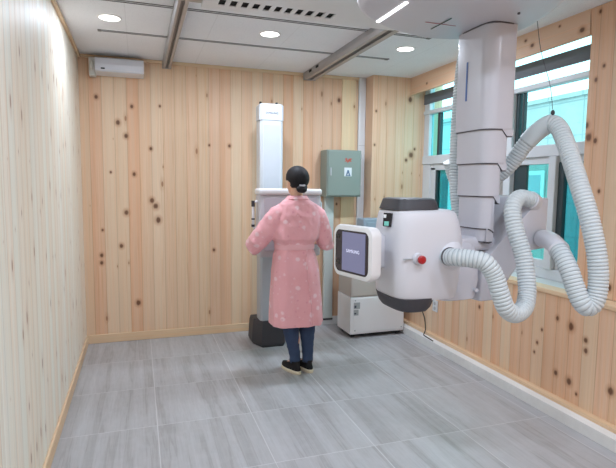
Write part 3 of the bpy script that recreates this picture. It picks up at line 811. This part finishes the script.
# emergency stop
bm = nb(); cyl(bm, (1.690, -3.078, 1.19), .024, .02, 'y', 28, .028); obj('button_base', bm, M_white, xr, 40)
bm = nb(); loft(bm, [[(1.690 + r * math.cos(a), y, 1.19 + r * math.sin(a)) for a in [2 * PI * i / 24 for i in range(24)]] for y, r in ((-3.078, .011), (-3.09, .011), (-3.091, .019), (-3.102, .019), (-3.106, .014))])
b = obj('stop_button', bm, M_red, xr, 40); tag(b, 'red emergency stop knob')
bm = nb(); box(bm, (1.62, -3.0645, 1.1885), (1.668, -3.050, 1.1905)); obj('body_seam', bm, M_labelg, xr)
# small display at the head's left shoulder
Mx = Matrix.Translation((1.588, -2.955, 1.362)) @ Matrix.Rotation(math.radians(-58), 4, 'Z') @ Matrix.Rotation(math.radians(-6), 4, 'X')
bm = nb(); box(bm, (-.021, -.008, -.032), (.021, .014, .032), .003, 2, 0, Mx); dsp = obj('side_display', bm, M_gloss, xr)
bm = nb(); box(bm, (-.012, -.0095, -.028), (.012, -.0075, -.008), 0, 2, 0, Mx); obj('display_readout', bm, emit('green_readout', srgb(96, 160, 150), .6), dsp)
bm = nb(); box(bm, (-.018, -.0095, .008), (-.004, -.0075, .024), 0, 2, 0, Mx); obj('display_icon', bm, M_label, dsp)
# monitor on the head's left side
MR = Matrix.Translation((1.422, -2.92, 0)) @ Matrix.Rotation(math.radians(13), 4, 'Z') @ Matrix.Translation((-1.412, 2.9135, 0))
def mring(x, g, rr=.045):
    y0, y1, z0, z1 = -3.064 + g, -2.763 - g, 1.085 + g, 1.335 - g
    out = []
    for cyy, czz, a0 in ((y1 - rr, z1 - rr, 0), (y0 + rr, z1 - rr, 90), (y0 + rr, z0 + rr, 180), (y1 - rr, z0 + rr, 270)):
        for k in range(7):
            a = math.radians(a0 + 15 * k); out.append((x, cyy + rr * math.cos(a), czz + rr * math.sin(a)))
    return out
bm = nb(); loft(bm, [mring(1.475, .02, .035), mring(1.468, .004), mring(1.43, 0), mring(1.416, .004), mring(1.412, .014)]); bm.transform(MR); mon = obj('monitor', bm, M_bwhite, xr, 40)
bm = nb(); loft(bm, [mring(1.4125, .024, .03), mring(1.4095, .026, .03)]); bm.transform(MR); obj('monitor_bezel', bm, M_bezel, mon, 40)
bm = nb(); box(bm, (1.4078, -3.02, 1.120), (1.4098, -2.845, 1.302)); bm.transform(MR); obj('screen', bm, M_screen, mon)
for z in (1.145, 1.265):
    bm = nb(); box(bm, (1.4078, -2.822, z), (1.4096, -2.80, z + .022), .001, 1); bm.transform(MR); obj('screen_button', bm, M_gloss, mon)
text('SAMSUNG', .022, M_stext, 'screen_lettering', mon, MR @ basis((1.4072, -2.93, 1.215), (0, -1, 0), (0, 0, 1)), .0002)
bm = nb(); box(bm, (1.485, -2.925, 1.13), (1.62, -2.83, 1.29), .015, 3); obj('monitor_mount', bm, M_white, xr, 40)
bm = nb()
prism(bm, [(1.490, 1.115), (1.500, 1.13), (1.507, 1.15), (1.507, 1.24), (1.500, 1.268), (1.490, 1.275)], 'y', -3.04, -2.95, .006, 2); hb = obj('side_handle', bm, M_white, xr, 40)
bm = nb(); box(bm, (1.494, -3.0415, 1.165), (1.502, -3.038, 1.228), .001, 1); obj('handle_slot', bm, M_grey, hb)

# hoses
H1 = [(1.844, -3.05, 1.192), (1.842, -3.132, 1.201), (1.884, -3.189, 1.201), (1.928, -3.227, 1.187), (1.966, -3.245, 1.13), (1.989, -3.261, 1.052), (2.019, -3.267, 0.985), (2.077, -3.258, 0.954), (2.144, -3.237, 0.974), (2.18, -3.212, 1.026), (2.194, -3.189, 1.091), (2.196, -3.157, 1.199), (2.182, -3.12, 1.304), (2.182, -3.091, 1.382), (2.2, -3.07, 1.434), (2.249, -3.052, 1.467), (2.312, -3.042, 1.461), (2.371, -3.02, 1.441)]
H2 = [(2.395, -3.06, 1.268), (2.372, -3.14, 1.262), (2.352, -3.20, 1.241), (2.332, -3.255, 1.205), (2.328, -3.302, 1.145), (2.334, -3.333, 1.075), (2.345, -3.361, 1.015), (2.372, -3.373, 0.993), (2.402, -3.381, 1.027), (2.416, -3.378, 1.111), (2.412, -3.366, 1.22), (2.404, -3.342, 1.324), (2.4, -3.31, 1.42), (2.398, -3.267, 1.518), (2.419, -3.186, 1.652), (2.436, -3.13, 1.735), (2.442, -3.082, 1.805), (2.438, -3.034, 1.835), (2.415, -2.977, 1.805), (2.387, -2.921, 1.742), (2.352, -2.857, 1.64), (2.30, -2.78, 1.56), (2.235, -2.70, 1.53), (2.15, -2.68, 1.56), (2.10, -2.69, 1.66)]
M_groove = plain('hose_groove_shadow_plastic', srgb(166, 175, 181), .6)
def ribbed(sp, r, k=24, smooth=()):
    fr = frames(sp); n = len(fr); P = (1.0, 1.0, 1.0, .975, .915)
    def rad(i):
        t = i / (n - 1)
        return r * 1.01 if any(a <= t <= b for a, b in smooth) else r * P[i % 5]
    bm = nb()
    vr = [[bm.verts.new(p + nn * (rad(i) * math.cos(2 * PI * q / k)) + b * (rad(i) * math.sin(2 * PI * q / k))) for q in range(k)] for i, (p, nn, b) in enumerate(fr)]
    for i in range(n - 1):
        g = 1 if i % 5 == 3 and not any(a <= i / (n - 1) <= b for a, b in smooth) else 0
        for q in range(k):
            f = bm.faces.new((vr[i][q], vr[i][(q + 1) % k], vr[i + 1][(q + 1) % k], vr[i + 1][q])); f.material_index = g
    bm.faces.new(vr[0][::-1]); bm.faces.new(vr[-1])
    return bm
def hose(name, pts, r, smooth=()):
    sp = spline(pts, .0031)
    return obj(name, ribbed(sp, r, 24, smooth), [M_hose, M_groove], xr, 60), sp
h1, sp1 = hose('ribbed_hose', H1, .0405)
h2, sp2 = hose('ribbed_hose', H2, .042, ((0, .055),))
def collar(sp, a, b, r, parent, m=None):
    n = len(sp); s = sp[int(a * n):int(b * n)]
    bm = nb(); k = len(s); tube(bm, s, [r * (.9 if i in (0, k - 1) else 1) for i in range(k)], 22); return obj('hose_collar', bm, m or M_white, parent, 50)
collar(sp2, .0, .085, .0435, h2); collar(sp2, .078, .084, .047, h2); collar(sp2, .665, .735, .0455, h2, M_hose); collar(sp1, .96, 1.0, .0455, h1)
hose('ribbed_hose', [(2.15, -2.72, 2.27), (2.125, -2.722, 2.1), (2.112, -2.722, 1.8), (2.12, -2.722, 1.5), (2.14, -2.76, 1.27)], .036)
bm = nb(); tube(bm, spline([(2.335, -3.013, 2.33), (2.36, -3.023, 2.18), (2.41, -3.04, 2.02), (2.4405, -3.036, 1.893)], .02), .0016, 6); obj('hanging_wire', bm, M_seam, xr, 60)
bm = nb(); ell(bm, (2.4405, -3.036, 1.888), (.010, .010, .014), 14); obj('wire_knob', bm, M_black, xr, 180)

# ------------------------------------------------------------------ person
OX, OY = 1.685, -1.265
def L(x, y, z): return (OX + x, OY + y, z)
bm = nb()
# legs
for s, hx, kx, axx in ((-1, -.085, -.062, -.018), (1, .085, .085, .092)):
    hip, knee, ank = L(hx, 0, .86), L(kx, .02, .47), L(axx, 0, .095)
    caps(bm, hip, knee, .070, .046); caps(bm, knee, (ank[0], ank[1] - .0, ank[2] + .17), .045, .040); caps(bm, (ank[0], ank[1], ank[2] + .19), ank, .040, .028)
    caps(bm, ank, (ank[0] - .03, ank[1] + .09, .045), .026, .022); caps(bm, ank, (ank[0] + .005, ank[1] - .01, .045), .026, .022)
ell(bm, L(0, 0, .90), (.155, .105, .12)); ell(bm, L(0, .01, 1.06), (.125, .09, .15)); ell(bm, L(-.005, .015, 1.24), (.152, .10, .15)); ell(bm, L(0, 0, 1.31), (.13, .07, .055))
caps(bm, L(-.005, -.005, 1.34), L(-.012, .012, 1.48), .055, .048)
# head
hc = Vector(L(-.012, .02, 1.555)); HR = Matrix.Rotation(math.radians(22), 3, 'Z')
def hp(x, y, z): return tuple(hc + HR @ Vector((x, y, z)))
ell(bm, hp(0, -.012, .018), (.072, .088, .088), 24, HR); ell(bm, hp(0, .018, -.045), (.056, .068, .07), 24, HR); ell(bm, hp(0, .052, -.085), (.03, .026, .025), 16, HR)
caps(bm, hp(0, .082, .012), hp(0, .098, -.022), .008, .012); ell(bm, hp(0, .083, -.055), (.022, .008, .009), 12, HR)
for s in (-1, 1):
    ell(bm, hp(s * .074, -.008, -.008), (.010, .02, .031), 14, HR)
# arms and hands
def hand(bm, w, palm_dir, across, curl, side):
    """palm with four bent fingers and a thumb; w = wrist"""
    w = Vector(w); d = Vector(palm_dir).normalized(); c = Vector(across).normalized(); n = Vector(curl).normalized()
    for k in range(4):
        o = (k - 1.5) * .019
        caps(bm, w + c * (o * .5) + d * .01, w + d * .085 + c * o, .015, .0125, 12)
        ln = (.034, .040, .037, .028)[k]
        p0 = w + d * .088 + c * o; p1 = p0 + (d * .85 + n * .5).normalized() * ln; p2 = p1 + (d * .3 + n * .95).normalized() * (ln * .72); p3 = p2 + (n - d * .25).normalized() * (ln * .55)
        caps(bm, p0, p1, .0092, .0086, 10); caps(bm, p1, p2, .0086, .008, 10); caps(bm, p2, p3, .008, .0068, 10)
    b0 = w + d * .028 - c * .030; b1 = b0 - c * .022 + d * .032 + n * .012; b2 = b1 + d * .026 + n * .018
    caps(bm, w + d * .02 - c * .012, b0, .014, .0125, 10); caps(bm, b0, b1, .012, .0098, 10); caps(bm, b1, b2, .0096, .008, 10)
shL, elL, wrL = L(-.165, 0, 1.285), L(-.330, .02, 1.075), L(-.300, .172, 1.045)
shR, elR, wrR = L(.155, 0, 1.285), L(.235, .03, 1.075), L(.285, .172, 1.045)
for sh, el, wr in ((shL, elL, wrL), (shR, elR, wrR)):
    caps(bm, sh, el, .044, .037); caps(bm, el, wr, .040, .026)
hand(bm, wrL, (.62, .55, .1), (.1, -.1, -1), (.9, .30, 0), -1)
hand(bm, wrR, (-.52, .62, .1), (-.1, -.1, -1), (-.9, .30, 0), 1)
bm = bake(bm, [m_remesh(.0045), m_smooth(4)])
per = obj('person', bm, M_skin, None, 180)
tag(per, 'person with black hair in a bun and pink patterned gown standing with back to camera', 'person')
# face details
for s in (-1, 1):
    bm = nb(); ell(bm, hp(s * .031, .066, .002), (.013, .008, .009), 14, HR); e = obj('eye', bm, M_eye, per, 180)
    bm = nb(); ell(bm, hp(s * .031, .0735, .002), (.0055, .003, .0055), 12, HR); obj('iris', bm, M_iris, e, 180)
    bm = nb(); caps(bm, hp(s * .016, .078, .024), hp(s * .046, .066, .025), .003, .002, 8); obj('eyebrow', bm, M_hair, per, 180)
bm = nb(); caps(bm, hp(-.014, .089, -.055), hp(.014, .089, -.055), .005, .005, 8); obj('lips', bm, M_lip, per, 180)
# hair: cap shell open at the face, plus a low bun
bm = nb()
bmesh.ops.create_uvsphere(bm, u_segments=48, v_segments=32, radius=1)
for v in bm.verts:
    x, y, z = v.co
    r = Vector((x * .088, y * .106 - .014, z * .100 + .016))
    if z < 0: r.x *= 1 - .16 * z * z; 
    v.co = r
dele = [v for v in bm.verts if (v.co.y > .046 + .012 * (v.co.z / .1) and v.co.z < .066) or (v.co.z < -.062 - .25 * min(0, v.co.y + .02) * -1) or (v.co.y > .005 and v.co.z < -.012)]
bmesh.ops.delete(bm, geom=dele, context='VERTS')
for v in bm.verts: v.co = Vector(hp(*v.co))
def m_solid(o):
    m = o.modifiers.new('so', 'SOLIDIFY'); m.thickness = .016; m.offset = -1
bm = bake(bm, [m_solid, m_subsurf(1)])
ell(bm, hp(.002, -.080, -.052), (.040, .03, .026), 18, HR)
hair = obj('hair', bm, M_hair, per, 180)
bc = Vector((OX - .006, -1.368, 1.488))
bm = nb(); ell(bm, bc, (.042, .034, .030), 20); ell(bm, bc + Vector((.004, -.010, -.006)), (.034, .028, .024), 18); obj('hair_bun', bm, M_hair, hair, 180)
bm = nb()
tube(bm, [bc + Vector((.020 * math.cos(a) - .002, -.022 + .006 * math.cos(3 * a), .030 + .004 * math.sin(a))) for a in [PI + PI * i / 12 for i in range(13)]], .007, 8); obj('hair_tie', bm, M_scrunch, hair, 180)

# gown: torso, sleeves, each a thick shell, fused
rnd = random.Random(3)
def gring(z, cxx, cyy, rx, ry, amp=0., k=72, inset=0., n=2.3):
    out = []
    for i in range(k):
        t = 2 * PI * i / k; c, s = math.cos(t), math.sin(t)
        fold = amp * (math.sin(5 * t + .6) * .55 + math.sin(9 * t + 2.1) * .35 + math.sin(14 * t + z * 6) * .2)
        x = (rx - inset + fold) * math.copysign(abs(c) ** (2 / n), c); y = (ry - inset + fold) * math.copysign(abs(s) ** (2 / n), s)
        out.append(L(cxx + x, cyy + y, z))
    return out
prof = [(1.435, -.008, .0, .072, .066, 0), (1.415, -.008, .0, .082, .072, 0), (1.395, -.006, .0, .112, .082, 0), (1.37, -.004, .002, .155, .095, .001), (1.335, -.002, .004, .176, .106, .002), (1.28, -.004, .006, .194, .122, .003), (1.20, -.012, .006, .205, .132, .005), (1.13, -.02, .004, .200, .136, .008), (1.10, -.024, .002, .192, .136, .010), (1.072, -.026, .002, .168, .118, .007), (1.04, -.027, .002, .149, .104, .004), (1.01, -.027, .002, .155, .108, .005), (.97, -.026, .0, .170, .120, .007), (.85, -.022, -.002, .193, .138, .007), (.70, -.018, -.004, .203, .147, .009), (.55, -.014, -.004, .214, .155, .011), (.45, -.010, -.004, .218, .158, .013), (.412, -.009, -.004, .219, .159, .0135)]
bm = nb()
T = .011
outer = [gring(z, a, b, rx, ry, f) for z, a, b, rx, ry, f in prof]
inner = [gring(z, a, b, rx, ry, f, inset=T) for z, a, b, rx, ry, f in reversed(prof)]
vr = loft(bm, outer + inner, False, False)
for i in range(72):
    j = (i + 1) % 72
    bm.faces.new((vr[-1][i], vr[-1][j], vr[0][j], vr[0][i]))
def sleeve_mesh(bm, pts, rad, sq, seed):
    sp = [Vector(p) for p in pts]
    fr = frames(sp); k = 40
    def rg(i, ins):
        p, nn, bb = fr[i]; out = []
        for j in range(k):
            a = 2 * PI * j / k
            w = .007 * math.sin(3 * a + i * 1.3 + seed) + .004 * math.sin(6 * a + i * 2.2)
            q = rad[i] + (w if i > 1 else 0) - ins
            out.append(p + nn * (q * math.cos(a)) + bb * (q * math.sin(a) * sq))
        return out
    n = len(sp)
    vr = loft(bm, [rg(i, 0) for i in range(n)] + [rg(i, T) for i in reversed(range(n))], False, False)
    for i in range(k):
        j = (i + 1) % k
        bm.faces.new((vr[-1][i], vr[-1][j], vr[0][j], vr[0][i]))
sleeve_mesh(bm, [L(-.10, 0, 1.325), L(-.17, .0, 1.285), L(-.225, .0, 1.22), L(-.285, .005, 1.14), L(-.325, .018, 1.08), L(-.336, .05, 1.048), L(-.330, .09, 1.040), L(-.325, .12, 1.038)], [.066, .074, .076, .078, .077, .073, .070, .068], 1.0, 0)
sleeve_mesh(bm, [L(.10, 0, 1.325), L(.16, .0, 1.28), L(.188, .0, 1.21), L(.212, .01, 1.14), L(.228, .025, 1.085), L(.248, .055, 1.052), L(.275, .09, 1.042), L(.287, .12, 1.038)], [.066, .072, .072, .070, .069, .066, .063, .060], 1.0, 2)
bm = bake(bm, [m_remesh(.005), m_smooth(3)])
bm.normal_update()
for v in bm.verts:
    lx, ly, lz = v.co.x - OX, v.co.y - OY, v.co.z
    if lz < 1.0:      # long vertical drapes of the skirt
        d = mnoise.noise((lx * 15, ly * 15, lz * 1.6 + 5)) * .007 * min(1, (1.04 - lz) * 6) + mnoise.noise((lx * 9 + 3, ly * 9, lz * 7)) * .004
    else:             # short diagonal creases of the bodice and the sleeves
        d = mnoise.noise((lx * 18 + lz * 12, ly * 16, lz * 14 - lx * 6)) * .0055 + mnoise.noise((lx * 40, ly * 40, lz * 26)) * .002
    v.co += v.normal * d
gown = obj('gown', bm, M_gown, per, 180)
# belt with a knot at the back-left
bm = nb()
bo = [gring(z, -.027, .002, rx, ry, .002) for z, rx, ry in ((1.015, .150, .102), (1.017, .159, .112), (1.027, .161, .114), (1.052, .161, .114), (1.060, .160, .113), (1.062, .150, .102))]
loft(bm, bo, False, False); obj('belt', bm, plain('belt_pink_cotton', srgb(238, 182, 187), .85), gown, 60)
bm = nb(); loft(bm, [gring(z, -.008, .0, rx, ry, 0) for z, rx, ry in ((1.405, .088, .078), (1.41, .094, .084), (1.43, .079, .074), (1.437, .073, .068), (1.43, .067, .062))], False, False); obj('collar', bm, M_gown, gown, 60)
bm = nb(); tube(bm, spline([L(.02, -.155, .99), L(.035, -.157, .80), L(.06, -.164, .62), L(.075, -.168, .43)], .02), .0035, 6); obj('back_seam', bm, M_gown, gown, 60)
# trousers and shoes
bm = nb()
for hx, kx, axx in ((-.085, -.062, -.018), (.085, .085, .092)):
    pts = [L(hx, 0, .86), L(hx * .96 + kx * .04, .004, .72), L(kx * .6 + hx * .4, .012, .58), L(kx, .018, .47), L(kx * .75 + axx * .25, .006, .36), L(kx * .4 + axx * .6, .0, .24), L(axx, 0, .145), L(axx, 0, .075)]
    tube(bm, spline(pts, .02), [q for q in [.084 - .040 * min(1, i / 37) + (.010 * math.exp(-((i - 24) / 5) ** 2)) + .0016 * math.sin(i * 2.2) for i in range(len(spline(pts, .02)))]], 24)
ell(bm, L(0, 0, .90), (.158, .108, .12))
obj('trousers', bm, M_jean, per, 180)
def shoe(ax, ay, ang):
    M = Matrix.Translation((OX + ax, OY + ay, 0)) @ Matrix.Rotation(math.radians(ang), 4, 'Z')
    def ringf(z, g, k=36, toe=0):
        out = []
        for i in range(k):
            t = 2 * PI * i / k; c, s = math.cos(t), math.sin(t)
            y = .055 + (.118 - g) * math.copysign(abs(s) ** .85, s); w = .0435 - .004 * s * (1 if s < 0 else .3) - (.006 if s < 0 else 0)
            x = (w - g) * math.copysign(abs(c) ** .8, c)
            out.append(M @ Vector((x, y, z)))
        return out
    bm = nb(); r = []
    for z, g in ((.026, .004), (.045, .004), (.060, .010)): r.append(ringf(z, g))
    def up(z, y0, y1, w):
        out = []
        for i in range(36):
            t = 2 * PI * i / 36; c, s = math.cos(t), math.sin(t)
            out.append(M @ Vector((w * c, (y0 + y1) / 2 + (y1 - y0) / 2 * s, z + (.0 if s < 0 else -.012 * s))))
        return out
    r += [up(.078, -.048, .11, .036), up(.094, -.046, .062, .036), up(.102, -.042, .046, .035)]
    loft(bm, r); s = obj('shoe', bm, M_shoe, per, 60)
    bm = nb(); loft(bm, [ringf(.0005, .004), ringf(.006, 0), ringf(.026, 0), ringf(.030, .004)]); obj('sole', bm, M_sole, s, 50)
shoe(-.018, -.015, 20); shoe(.092, -.005, 14)

# ------------------------------------------------------------------ light
wd = bpy.data.worlds.new('sky'); SC.world = wd; wd.use_nodes = True
bg = wd.node_tree.nodes['Background']; bg.inputs[0].default_value = (.88, .95, 1, 1); bg.inputs[1].default_value = 3.4
def area(name, loc, size, energy, col, rot=(0, 0, 0)):
    l = bpy.data.lights.new(name, 'AREA'); l.shape = 'RECTANGLE'; l.size, l.size_y = size; l.energy = energy; l.color = col
    o = bpy.data.objects.new(name, l); o.location = loc; o.rotation_euler = rot; C.objects.link(o); return o
for i, (x, y) in enumerate(((.325, -1.16), (1.47, -1.19), (2.642, -1.19), (.4, -3.6), (1.6, -4.4), (2.6, -4.6), (.6, -5.4), (1.9, -5.7))):  # first three sit at the downlights; the rest are added unseen fill lamps
    l = bpy.data.lights.new('downlight_and_fill_lamp', 'AREA'); l.shape = 'DISK'; l.size = .16; l.energy = 7.5 if (x < .4 and y > -2) else 17 if y > -2 else 13.5; l.color = (.76, .86, 1)
    o = bpy.data.objects.new('downlight_and_fill_lamp', l); o.location = (x, y, H - .012); C.objects.link(o)
sun = bpy.data.lights.new('sun', 'SUN'); sun.energy = 2.2; sun.angle = .05; sun.color = (1, .98, .95)
so = bpy.data.objects.new('sun', sun); so.rotation_euler = Vector((.75, .25, -.62)).to_track_quat('-Z', 'Y').to_euler(); C.objects.link(so)

# ------------------------------------------------------------------ camera
cam = bpy.data.cameras.new('camera'); co = bpy.data.objects.new('camera', cam); C.objects.link(co)
cam.sensor_width = 36; cam.lens = 36 * 500.43 / 616; cam.clip_start = .05
fw = Vector((0.31923533, 0.94271252, -0.09686029)); r = Vector((0.94744452, -0.31974246, 0.01066023)); u = Vector((0.02092082, 0.09517287, 0.9952409))
co.matrix_world = Matrix(((r.x, u.x, -fw.x, .4908), (r.y, u.y, -fw.y, -5.0396), (r.z, u.z, -fw.z, 1.5179), (0, 0, 0, 1)))
SC.camera = co
SC.view_settings.view_transform = 'Standard'; SC.view_settings.look = 'None'
SC.view_settings.exposure = 0.14; SC.view_settings.gamma = 1
